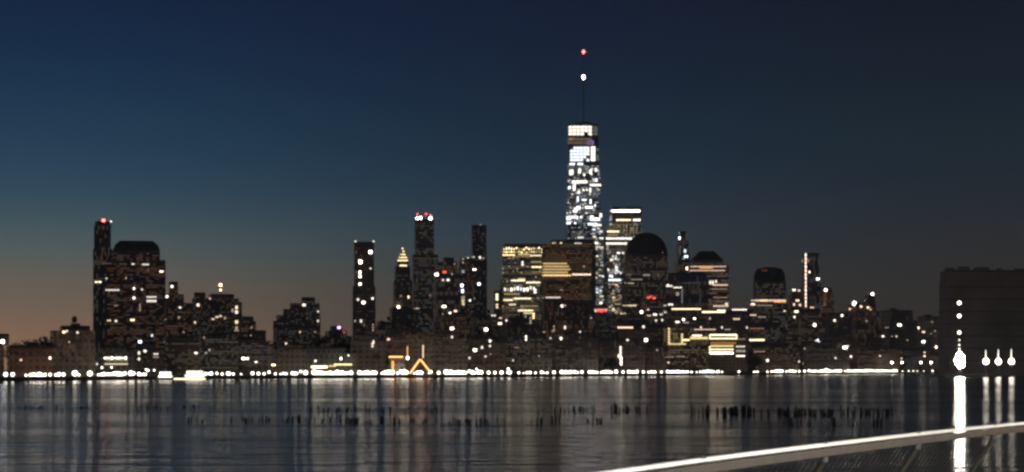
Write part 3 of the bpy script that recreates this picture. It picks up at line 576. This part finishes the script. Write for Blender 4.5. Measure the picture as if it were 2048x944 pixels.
for x, y, s in [(12,110,9),(65,70,7),(78,110,10),(148,108,8),(185,110,5),(213,108,7),(238,102,8),(280,110,8),(328,98,8),(350,102,5),(372,108,5),(425,103,10)] + [(x, 105, 10) for x in range(485, 560, 18)] + [(590,106,9),(612,106,8),(645,105,11),(705,105,8),(725,105,8),(748,105,8),(765,105,5),(798,103,8),(818,103,9),(838,103,9),(860,103,9),(880,103,8),(915,103,9),(970,105,7),(1014,103,8),(1035,98,8),(1055,98,8),(1078,105,8),(1130,98,11),(1172,103,8),(1195,103,8),(1220,105,7),(1272,105,7),(1320,98,8),(1342,102,7),(1362,102,8),(1385,103,8),(1402,103,8),(1420,103,8),(1440,101,8),(1460,100,8),(1478,98,8),(1510,103,5),(1550,100,6),(1578,100,7),(1600,100,7),(1620,98,7),(1640,95,8),(1662,98,7),(1680,98,7),(1705,102,6),(1720,100,7),(1750,100,6),(1883,100,6),(2000,104,4),(2030,100,4)]:
    LP.append((1000+x/3.94, 720+y/3.94, s*.92))
for x, y, s in [(40,98,4),(130,92,5),(162,95,5)] + [(x, 91, 7) for x in range(185, 250, 14)] + [(272,94,7),(298,90,7),(318,90,7),(338,90,7),(368,95,6),(408,98,7),(408,85,6),(440,80,8),(458,90,8),(476,92,8),(490,96,7)] + [(x, 90, 7) for x in range(512, 690, 15)] + [(570,75,10),(556,82,8),(585,82,8),(600,84,7),(712,86,7)] + [(x, 88+(x % 3)*2, 6.5) for x in range(735, 1100, 18)] + [(1140,90,3),(1185,88,5),(1220,90,4),(1250,90,4),(1300,92,3),(1365,90,6)]:
    LP.append((1500+x/3.737, 720+y/3.737, s*.85))
ZONE = [(190, 'bright white waterfront lamp left of the white-windowed terminal'), (310, 'bright white lamp on the waterfront before the terminal under the slim tower'), (545, 'bright white waterfront lamp near the moored ferries'), (780, 'bright white waterfront lamp before the hall with yellow eaves'),
        (870, 'bright white lamp around the feet of the orange gantry'), (1180, 'round white promenade lamp in the row left of the tallest tower'), (1460, 'round white promenade lamp in the row between tallest tower and framed windows'), (1690, 'small white lamp in the dense cluster under the light-line tower'), (3000, 'tiny white lamp in the thinning row towards the floodlight')]
GRP = ['lamps before the terminal left', 'lamps at the terminal', 'lamps near the ferries', 'lamps before the long hall', 'lamps at the gantry', 'promenade lamps left of the tallest tower', 'promenade lamps right of the tallest tower', 'lamps of the dense cluster', 'last lamps of the far shore']
for x, y, s in LP:
    i = next(j for j, (lim, _) in enumerate(ZONE) if x < lim)
    lamp(x, y, s*R.uniform(.42, .78), 'W8' if s > 5 else 'W5', ZONE[i][1], GRP[i])
# higher lamps on tall posts near the right end
for x, y in ((1784, 725), (1804, 725), (1842, 725), (1862, 725), (1889, 726)):
    lamp(x, y, 3.6, 'W6', 'small white lamp on a tall post above the shore lamps left of the floodlight', 'tall post lamps left of the floodlight', z=shore(x)+8)

# ------------------------------------------------------------------ orange gantry
gz = shore(842)-6
g = thing('lift_gantry', 'orange lit A-shaped gantry at the water edge', 'gantry', (P(842, 750, gz).x, gz, 0))
go = tuple(g.location)
def strut(name, pa, pb, r, mat, parent=g, dy=0):
    m = MB(); a = P(pa[0], pa[1], gz); b_ = P(pb[0], pb[1], gz); a.y += dy; b_.y += dy
    m.tube([a, b_], r, 6); return link(name, m.mesh(name, mat, go), parent)
for a, b_ in (((840, 719), (820, 750)), ((841, 719), (863, 750))):
    s_ = strut('leg', a, b_, .5, MAT['steel']); strut('light_strip', (a[0], a[1]), (b_[0], b_[1]-3), .55, glow('O4'), s_, -.9)
strut('leg', (840, 719), (826, 750), .5, MAT['steel'], g, 9); strut('leg', (841, 719), (856, 750), .5, MAT['steel'], g, 9); strut('cross_beam', (829, 737), (853, 737), .35, MAT['steel'])
mm = strut('mast', (846, 688), (846, 751), .35, MAT['steel'], g, 2); strut('light_strip', (846, 690), (846, 716), .38, glow('K3'), mm, 1)
mb = MB(); mb.box(P(812, 0, gz).x, P(868, 0, gz).x, gz-3, gz+12, -.5, 1.7); link('platform', mb.mesh('platform', MAT['conc'], go), g)
z2 = gz+16; g2 = thing('signal_mast', 'slim mast with amber light left of the gantry top', 'mast', (P(815, 0, z2).x, z2, LAND_Z))
m = MB(); c1 = P(815, 690, z2); m.tube([(c1.x, z2, LAND_Z), c1], .35, 6, r2=.2); m.box(c1.x-1.5, c1.x+1.5, z2-.2, z2+.2, c1.z-6, c1.z-5.6); link('pole', m.mesh('pole', MAT['steel'], tuple(g2.location)), g2)
m = MB(); c2 = P(815, 716, z2-.5); m.tube([(c1.x, z2-.5, c1.z-1), (c2.x, z2-.5, c2.z)], .38, 6); link('light_strip', m.mesh('light_strip', glow('O3'), tuple(g2.location)), g2)
m = MB(); c3 = P(815.5, 716, z2-.6); m.lathe(c3.x, c3.y, [(.4, c3.z-1), (1, c3.z), (.4, c3.z+1)], 8); link('lamp_globe', m.mesh('lamp_globe', glow('W5'), tuple(g2.location)), g2)
zs = shore(793)+14; sh = thing('boat_shed', 'small shed with an orange lit roof edge left of the gantry', 'shed', (P(793, 0, zs).x, zs+6, LAND_Z)); so = tuple(sh.location)
m = MB(); xa, xb = P(778, 0, zs).x, P(809, 0, zs).x; m.box(xa, xb, zs, zs+12, LAND_Z-.2, P(0, 716, zs).z); link('wall', m.mesh('wall', MAT['tan'], so), sh)
m = MB(); m.box(xa-.5, xb+.5, zs-.6, zs+12.6, P(0, 716, zs).z+.004, P(0, 713, zs).z); link('roof', m.mesh('roof', MAT['roof'], so), sh)
m = MB(); m.box(xa, xb-1, zs-.9, zs-.65, P(0, 715, zs).z, P(0, 712.5, zs).z); link('light_strip', m.mesh('light_strip', glow('O4'), so), sh)
m = MB(); m.box(xa+2, xa+3.4, zs-.3, zs-.02, LAND_Z, P(0, 722, zs).z); link('light_strip', m.mesh('light_strip', glow('O3'), so), sh)

# ------------------------------------------------------------------ ferries
def ferry(x0, x1, ytop, label, yel=False):
    z = shore((x0+x1)/2)-26; c = P((x0+x1)/2, 0, z); L = (x1-x0)/F*z; o = thing('ferry', label, 'ferry', (c.x, z, 0), 'lit ferries at the far quay')
    h = MB(); n = 10; ring = []; W = L*.22
    for i in range(n+1): u = -1+2*i/n; ring.append((u*L/2, -W*max(.05, 1-abs(u)**4)/2))
    for i in range(n, -1, -1): u = -1+2*i/n; ring.append((u*L/2, W*max(.05, 1-abs(u)**4)/2))
    inner = [(x*.93, y*.85) for x, y in ring]; h.prism(inner, -.5, 1.3, ring); link('hull', h.mesh('hull', MAT['hull']), o)
    d = MB(); H = P(0, ytop, z).z; d.box(-L*.42, L*.42, -W*.38, W*.38, 1.304, (1.3+H)/2-.05); d.box(-L*.34, L*.36, -W*.34, W*.34, (1.3+H)/2, H-.2); cb = link('cabin', d.mesh('cabin', MAT['hull']), o)
    r_ = MB(); r_.box(-L*.38, L*.40, -W*.42, W*.42, H-.196, H); link('roof', r_.mesh('roof', MAT['hull']), o)
    w2 = MB(); w2.box(-L*.1, L*.06, -W*.2, W*.2, H+.004, H+1.4); w2.tube([(0, 0, H+1.4), (0, 0, H+3)], .08, 5); link('pilot_house', w2.mesh('pilot_house', MAT['hull']), o)
    k = int(L/1.5)
    for lev, (a, s_, hh) in enumerate((((1.3+(1.3+H)/2)/2, .4, (H-1.3)*.28), (((1.3+H)/2+H)/2, .33, (H-1.3)*.28))):
        wm = MB(); wm.box(-.55, .55, -.1, .1, -hh/2, hh/2); me = wm.mesh('window', glow('W4'))
        for i in range(k): link('window', me, cb, (-L*s_+2*L*s_*(i+.5)/k, -W*(.38 if lev == 0 else .34)-.05, a))
ferry(314, 348, 743, 'smaller lit white ferry moored left of its longer twin')
ferry(366, 414, 741, 'longer lit white ferry moored between the small ferry and the lamps')
m = MB(); z = shore(365)-12; m.box(P(306, 0, z).x, P(416, 0, z).x, z-6, z+4, -.4, 1.1); fp = structure(link('ferry_quay', m.mesh('ferry_quay', MAT['conc'])))
m = MB(); m.box(P(308, 0, z).x, P(414, 0, z).x, z-6.3, z-6.02, .35, .9); link('light_strip', m.mesh('light_strip', glow('G4')), fp)

# ------------------------------------------------------------------ trees on the far shore
def leaf_crown(r, h, n, rr):
    m = MB(); clumps = [(rr.gauss(0, r*.45), rr.gauss(0, r*.45), rr.uniform(-.35, .45)*h, rr.uniform(.25, .5)*r) for _ in range(14)]
    for _ in range(n):
        cx, cy, cz, cr = rr.choice(clumps); d = Vector((rr.gauss(0, 1), rr.gauss(0, 1), rr.gauss(0, 1))).normalized()*cr*rr.uniform(.6, 1.1)
        p = Vector((cx, cy, cz)) + d; a = Vector((rr.gauss(0, 1), rr.gauss(0, 1), rr.gauss(0, 1))).normalized(); b_ = a.orthogonal().normalized(); s = rr.uniform(.25, .6)
        m.add([p-a*s, p+b_*s*.6, p+a*s, p-b_*s*.6], [(0, 1, 2, 3)])
    return m
TV = []
for k in range(3):
    rr = random.Random(k+3); cr = leaf_crown(1, 1, 0, rr)
    cr = MB(); q = leaf_crown(5, 7, 900, rr); cr.add([(x, y, z+8) for x, y, z in q.v], q.f)
    tr = MB(); tr.tube([(0, 0, 0), (.1, 0, 3), (.2, .1, 7)], .35, 7, r2=.15)
    for a in range(5): an = a*1.3; tr.tube([(.1, 0, 3.2+a*.5), (2.4*math.cos(an), 2.4*math.sin(an), 7+a*.5)], .14, 5, r2=.05)
    TV.append((tr.mesh('trunk', MAT['bark']), cr.mesh('crown', MAT['leaf'])))
for i, (px, ytop, dz, lb) in enumerate([(30, 682, 60, 'dark tree behind the left-edge lamps, smaller of the clump'), (52, 676, 80, 'dark tree left of the tall round tree near the left edge'), (82, 664, 80, 'tall round dark tree left of the wide warehouse'), (96, 676, 70, 'dark tree touching the left end of the warehouse'),
        (514, 664, 90, 'dark tree in the sky gap left of the stepped block'), (536, 674, 90, 'smaller dark tree at the foot of the stepped block'), (650, 668, 200, 'dark tree left of the violet-lit hall'), (694, 674, 200, 'dark tree between violet-lit hall and lone tower'), (756, 690, 60, 'dark tree left of the orange boat shed'),
        (1318, 700, 70, 'dark tree left of the yellow-lit waterfront block'), (1508, 706, 120, 'dark tree right of the framed bright windows'), (1225, 712, 60, 'dark tree beside the tall white light bar')]):
    z = shore(px)+dz; H = P(0, ytop, z).z - LAND_Z; s = H/13.5; o = thing('tree', lb, 'tree', (P(px, 0, z).x, z, LAND_Z), 'trees on the far shore')
    tm, cm_ = TV[i % 3]; a = link('trunk', tm, o); b_ = link('crown', cm_, o); o.scale = (s, s, s); o.rotation_euler.z = i*1.1

# ------------------------------------------------------------------ old pier piles standing in the river
PM = []
for k in range(5):
    m = MB(); rr = random.Random(k); lean = rr.uniform(-.12, .12)
    m.tube([(0, 0, -1.2), (lean*.3, 0, 0), (lean*.7, .02, .6), (lean, 0, 1)], .5, 7, r2=.42)
    PM.append(m.mesh('pile', MAT['wood']))
def pile(px, ybase, hpx, wpx, label, group):
    z = EYE*F/(ybase-HY); o = link('pile', R.choice(PM), None, (P(px, 0, z).x, z, 0)); s = wpx/F*z
    o.scale = (s, s, hpx/F*z); o.rotation_euler.z = R.uniform(0, 6.28); tag(o, label, 'pile', group)
rows = [(8, 185, 817, 6, 22, 3.2, 'low dark pile stub in the sparse row at the left edge', 'pile stubs at the left edge'),
        (270, 430, 815, 6, 30, 3.2, 'low dark pile stub in the faint row left of centre', 'faint pile stubs left of centre'),
        (372, 720, 842, 13, 40, 4.4, 'dark weathered pile in the scattered left group', 'scattered piles on the left'),
        (590, 900, 821, 11, 40, 3.6, 'small dark pile in the farther row left of centre', 'farther pile row left of centre'),
        (680, 880, 845, 14, 24, 4.4, 'dark pile in the nearer row below the gantry', 'nearer pile row below the gantry'),
        (900, 1205, 846, 17, 34, 4.4, 'dark pile in the nearer row at mid river', 'nearer piles at mid river'),
        (1075, 1192, 824, 16, 18, 4, 'dark pile in the farther row below the tallest tower', 'farther piles below the tallest tower'),
        (1218, 1300, 824, 22, 16, 4.4, 'tall dark pile in the small bunch right of the tallest tower', 'bunch of piles right of the tallest tower'),
        (1380, 1500, 829, 23, 34, 4.6, 'tall dark pile in the tight bunch above the white rail', 'tight bunch of piles above the rail'),
        (1500, 1785, 829, 19, 80, 4.0, 'dark pile in the long dense row on the right', 'long dense pile row on the right'),
        (1560, 1770, 848, 20, 22, 4.0, 'dark pile in the nearer row on the right', 'nearer pile row on the right')]
for x0, x1, yb, h, n, wd, lb, gr in rows:
    xs = sorted(R.uniform(x0, x1) for _ in range(n))
    for x in xs: pile(x, yb+R.uniform(-3, 3), h*R.uniform(.35, .82), wd*R.uniform(.6, 1.1), lb, gr)

# ------------------------------------------------------------------ floodlit pier on the right
z = 1500.0; m = MB(); xa, xb = P(1884, 0, z).x, P(2300, 0, z).x; m.box(xa, xb, z-4, z+120, .9, 2.0)
jp = structure(link('lit_pier', m.mesh('lit_pier', MAT['conc'])))
m = MB()
for i in range(40):
    for j in range(3): m.tube([(xa+1+i*(xb-xa-2)/39, z-3+j*8, -2), (xa+1+i*(xb-xa-2)/39, z-3+j*8, .896)], .3, 6)
stuff(link('pier_piles', m.mesh('pier_piles', MAT['wood']), jp))
# huge dim block behind
LAND_SAVE = LAND_Z
building('riverside_block', 'huge dim flat-topped block behind the floodlights at the right edge', [(1878, 2120, 560), (1880, 2110, 544)], 1700, 'dimwall', 4, .3, dim=10, plant=False)
root = BL[-1][0]; m = MB(); zz = P(0, 544, 1800).z
for i in range(7):
    x_ = P(1890+i*26+R.uniform(-6, 6), 0, 1760).x; m.box(x_, x_+R.uniform(3, 9), 1745, 1755, zz-6, zz+R.uniform(.5, 3))
link('roof_plant', m.mesh('roof_plant', MAT['dimwall'], tuple(root.location)), root)
# floodlight mast
zf = z; base = P(1919, 0, zf); fl = thing('floodlight_mast', 'mast with a blinding white floodlight, lamps clustered to imitate its glare, on the right', 'floodlight', (base.x, zf, 2.0)); fo = tuple(fl.location)
m = MB(); ct = P(1918, 600, zf); m.tube([(base.x, zf, 2), (base.x, zf, ct.z)], .5, 8, r2=.2); pol = link('pole', m.mesh('pole', MAT['steel'], fo), fl)
for py, r_ in ((606, 1.3), (632, 1.25), (665, 1.1), (680, .5), (690, .6), (698, .7)):
    c = P(1918, py, zf); m = MB(); m.lathe(c.x, c.y-.9, [(.3, c.z-r_), (r_, c.z-r_*.5), (r_, c.z+r_*.5), (.3, c.z+r_)], 8); link('mast_lamp', m.mesh('mast_lamp', glow('W5' if r_ > 1 else 'W4'), fo), pol)
m = MB(); hc = P(1919, 722, zf); m.box(hc.x-3.6, hc.x+3.6, zf-.3, zf+.3, hc.z-.3, hc.z+.3); m.box(hc.x-.3, hc.x+.3, zf-.3, zf+.3, hc.z-4, hc.z+5); arm = link('lamp_frame', m.mesh('lamp_frame', MAT['steel'], fo), fl)
for k in range(20):  # lamps spread wide and tall to imitate the glare of one floodlight
    a = k*2.4; rad = .88*math.sqrt(k); c = Vector((hc.x+rad*math.cos(a)*.85, zf-1.4, hc.z+rad*math.sin(a)*1.45+.4)); rr_ = .95
    if c.z - rr_ < 2.2: continue
    m = MB(); m.lathe(0, 0, [(rr_, 0), (rr_, .3)], 12); m.v = [(x, -z_, y) for x, y, z_ in m.v]
    hs_ = MB(); hs_.lathe(0, 0, [(rr_*1.1, -.3), (rr_*1.1, .02), (rr_*.6, -.9)], 12); hs_ = MB(); hs_.lathe(0, 0, [(rr_*.5, -1.0), (rr_*1.12, -.35), (rr_*1.12, -.02)], 12); hs_.v = [(x, -z_, y) for x, y, z_ in hs_.v]
    ho_ = link('lamp_housing', hs_.mesh('lamp_housing', MAT['steel']), arm, c-fl.location); link('flood_glare_lamp', m.mesh('flood_glare_lamp', glow('W7')), arm, c-fl.location)
for i, px in enumerate((1972, 1997, 2023)):
    b_ = P(px, 0, z); o = thing('pier_lamp', ['white lamp on the lit pier nearest the floodlight cluster', 'middle one of the three white lamps right of the floodlight', 'white lamp nearest the right edge of the picture'][i], 'lamp', (b_.x, z, 2.0), 'three lamps right of the floodlight'); oo = tuple(o.location)
    m = MB(); m.lathe(b_.x, z, [(.6, 2), (.6, 3), (.3, 3.3)], 8); m.tube([(b_.x, z, 3.3), (b_.x, z, P(0, 690, z).z)], .3, 6, r2=.12); po = link('pole', m.mesh('pole', MAT['steel'], oo), o)
    c = P(px, 723, z-1.2); m = MB(); m.lathe(c.x, c.y, [(.6, c.z-2), (1.8, c.z-1.2), (2.1, c.z), (1.8, c.z+1.2), (.6, c.z+2.2)], 12); link('lamp_globe', m.mesh('lamp_globe', glow('WA'), oo), o)
    m = MB(); m.tube([(c.x, z-.5, c.z+2), (c.x, z-.5, P(0, 700-i, z).z)], .35, 6, r2=.15); link('light_strip', m.mesh('light_strip', glow('W4'), oo), po)  # glowing tube added to imitate the vertical lens smear above the lamp

# ------------------------------------------------------------------ the pier underfoot and its railing
rail = [(-5.6, -4), (-3.6, 0), (-1.55, 5), (.41, 9.5), (1.45, 11.8), (3.25, 15.4), (4.84, 18.3), (7.0, 21.8), (10.2, 26.0)]
def smooth(pts, n=8):
    out = []
    for i in range(len(pts)-1):
        p0, p1, p2, p3 = (Vector(pts[max(0, i-1)]), Vector(pts[i]), Vector(pts[i+1]), Vector(pts[min(len(pts)-1, i+2)]))
        for k in range(n):
            t_ = k/n; out.append(.5*((2*p1)+(p2-p0)*t_+(2*p0-5*p1+4*p2-p3)*t_**2+(3*p1-p0-3*p2+p3)*t_**3))
    return out+[Vector(pts[-1])]
RP = smooth(rail); RT = 6.49; DK = 5.42
ppr = [p for p in RP]
m = MB(); edge = [(p.x+.1-.55*.85, p.y+.55*.5) for p in ppr]; ring = edge + [(30, 30), (30, -30), (-20, -30)]
m.prism(ring[::-1], DK-.4, DK); structure(link('pier_deck', m.mesh('pier_deck', MAT['deck'])))
rl = thing('pier_railing', 'white capped railing of thin slanted wires in the lower right foreground', 'railing', (RP[20].x, RP[20].y, DK)); ro_ = tuple(rl.location)
def sweep(name, prof, mat):
    m = MB(); vs = []; fs = []; n = len(prof)
    for i, p in enumerate(RP):
        d = (RP[min(i+1, len(RP)-1)]-RP[max(0, i-1)]).normalized(); nn = Vector((d.y, -d.x))
        vs += [(p.x+nn.x*a, p.y+nn.y*a, RT+b_) for a, b_ in prof]
    for i in range(len(RP)-1):
        for k in range(n): fs.append((i*n+k, i*n+(k+1) % n, (i+1)*n+(k+1) % n, (i+1)*n+k))
    fs += [tuple(range(n)), tuple(range(len(vs)-1, len(vs)-n-1, -1))]
    m.add(vs, fs); return link(name, m.mesh(name, mat, ro_), rl)
sweep('top_rail', [(.026*math.cos(a*math.pi/6), -.016+.016*math.sin(a*math.pi/6)) for a in range(12)], MAT['railw'])
sweep('rail_shade_board', [(.018, -.039), (.024, -.044), (.024, -.088), (.018, -.094), (-.018, -.094), (-.024, -.088), (-.024, -.044), (-.018, -.039)], MAT['railb'])  # brown strip imitates the shaded lower half of the lit pipe
acc = [0]
for a, b_ in zip(RP, RP[1:]): acc.append(acc[-1]+(b_-a).length)
def along(s):
    for i in range(len(acc)-1):
        if s <= acc[i+1]:
            t_ = (s-acc[i])/(acc[i+1]-acc[i]); d = (RP[i+1]-RP[i]).normalized(); return RP[i].lerp(RP[i+1], t_), d
    return RP[-1], (RP[-1]-RP[-2]).normalized()
def leaning(s, r, name, mat, n=6):
    p, d = along(s); nn = Vector((d.y, -d.x)); m = MB()
    top = Vector((p.x, p.y, RT-.12)); bot = Vector((p.x-nn.x*.52-d.x*.05, p.y-nn.y*.52-d.y*.05, DK+.0))
    mid = (top+bot)/2 + Vector((-nn.x*.05, -nn.y*.05, 0))
    m.tube([top, mid, bot], r, n); return link(name, m.mesh(name, mat, ro_), rl)
s = 3.0
# arc positions of the post near x 1830 and its fellows
import bisect
def s_at(px, lo=8.0, hi=acc[-1]-.5):
    for _ in range(40):
        mid = (lo+hi)/2; p, d = along(mid); (lo, hi) = (mid, hi) if CX+p.x/p.y*F < px else (lo, mid)
    return lo
s0 = s_at(1834); posts = [s0+k*2.4 for k in range(-7, 5) if 0 < s0+k*2.4 < acc[-1]]
for s in posts:
    leaning(s, .022, 'post', MAT['wire'], 8)
    p, d = along(s); m = MB(); m.tube([(p.x-d.x*.035, p.y-d.y*.035, RT-.016), (p.x+d.x*.035, p.y+d.y*.035, RT-.016)], .0235, 12); link('rail_sleeve', m.mesh('rail_sleeve', MAT['steel'], ro_), rl)
    m = MB(); m.tube([(p.x, p.y, RT-.094), (p.x, p.y, RT-.13)], .03, 10); link('bracket', m.mesh('bracket', MAT['steel'], ro_), rl)
s = 6.0
while s < acc[-1]-.2:
    if min(abs(s-q) for q in posts) > .05: leaning(s, .0042, 'wire', MAT['wire'], 4)
    s += .13
# bottom bar
m = MB(); vs = []
for q in range(0, 60):
    p, d = along(acc[-1]*q/59); nn = Vector((d.y, -d.x)); vs.append((p.x-nn.x*.5, p.y-nn.y*.5, DK+.08))
m.tube(vs, .02, 6); link('bottom_rail', m.mesh('bottom_rail', MAT['wire'], ro_), rl)
# the pier's own lamps, just outside the view to the right
for i, (x, y) in enumerate(((5.2, 0.5), (6.4, 10.5), (9.8, 18.0))):
    o = thing('pier_lamp_post', ['nearest deck lamp post at the near end of the pier', 'second deck lamp post along the railing', 'third deck lamp post along the railing'][i], 'lamp post', (x, y, DK), 'deck lamps on the near pier')
    m = MB(); m.lathe(0, 0, [(.12, 0), (.12, .15), (.06, .3), (.045, 4.0)], 12); m.tube([(0, 0, 4.0), (-.25, 0, 4.15), (-.6, 0, 4.15)], .03, 8); link('pole', m.mesh('pole', MAT['steel']), o)
    m = MB(); m.lathe(-.6, 0, [(.22, 4.10), (.2, 4.18), (.05, 4.24)], 14); link('lamp_shade', m.mesh('lamp_shade', MAT['steel']), o)
    m = MB(); m.lathe(-.6, 0, [(.02, 4.02), (.12, 4.04), (.16, 4.095)], 12); link('bulb', m.mesh('bulb', glow('W5')), o)
    ld = bpy.data.lights.new('deck_lamp', 'POINT'); ld.energy = 1700; ld.color = (1, .95, .86); ld.shadow_soft_size = .1
    lo_ = link('deck_lamp', ld, o, (-.6, 0, 3.9))

# ------------------------------------------------------------------ night haze over the river
hz = bpy.data.materials.new('haze_air'); hz.use_nodes = True; t = hz.node_tree; t.nodes.remove(t.nodes['Principled BSDF'])
pv = N(t, 'ShaderNodeVolumePrincipled'); pv.inputs['Color'].default_value = (.9, .88, .85, 1); pv.inputs['Density'].default_value = 1e-4; pv.inputs['Anisotropy'].default_value = .3
t.links.new(pv.outputs[0], t.nodes['Material Output'].inputs['Volume'])
m = MB(); m.box(-4600, 4600, -400, 7500, -2.5, 640); stuff(link('haze', m.mesh('haze', hz)))
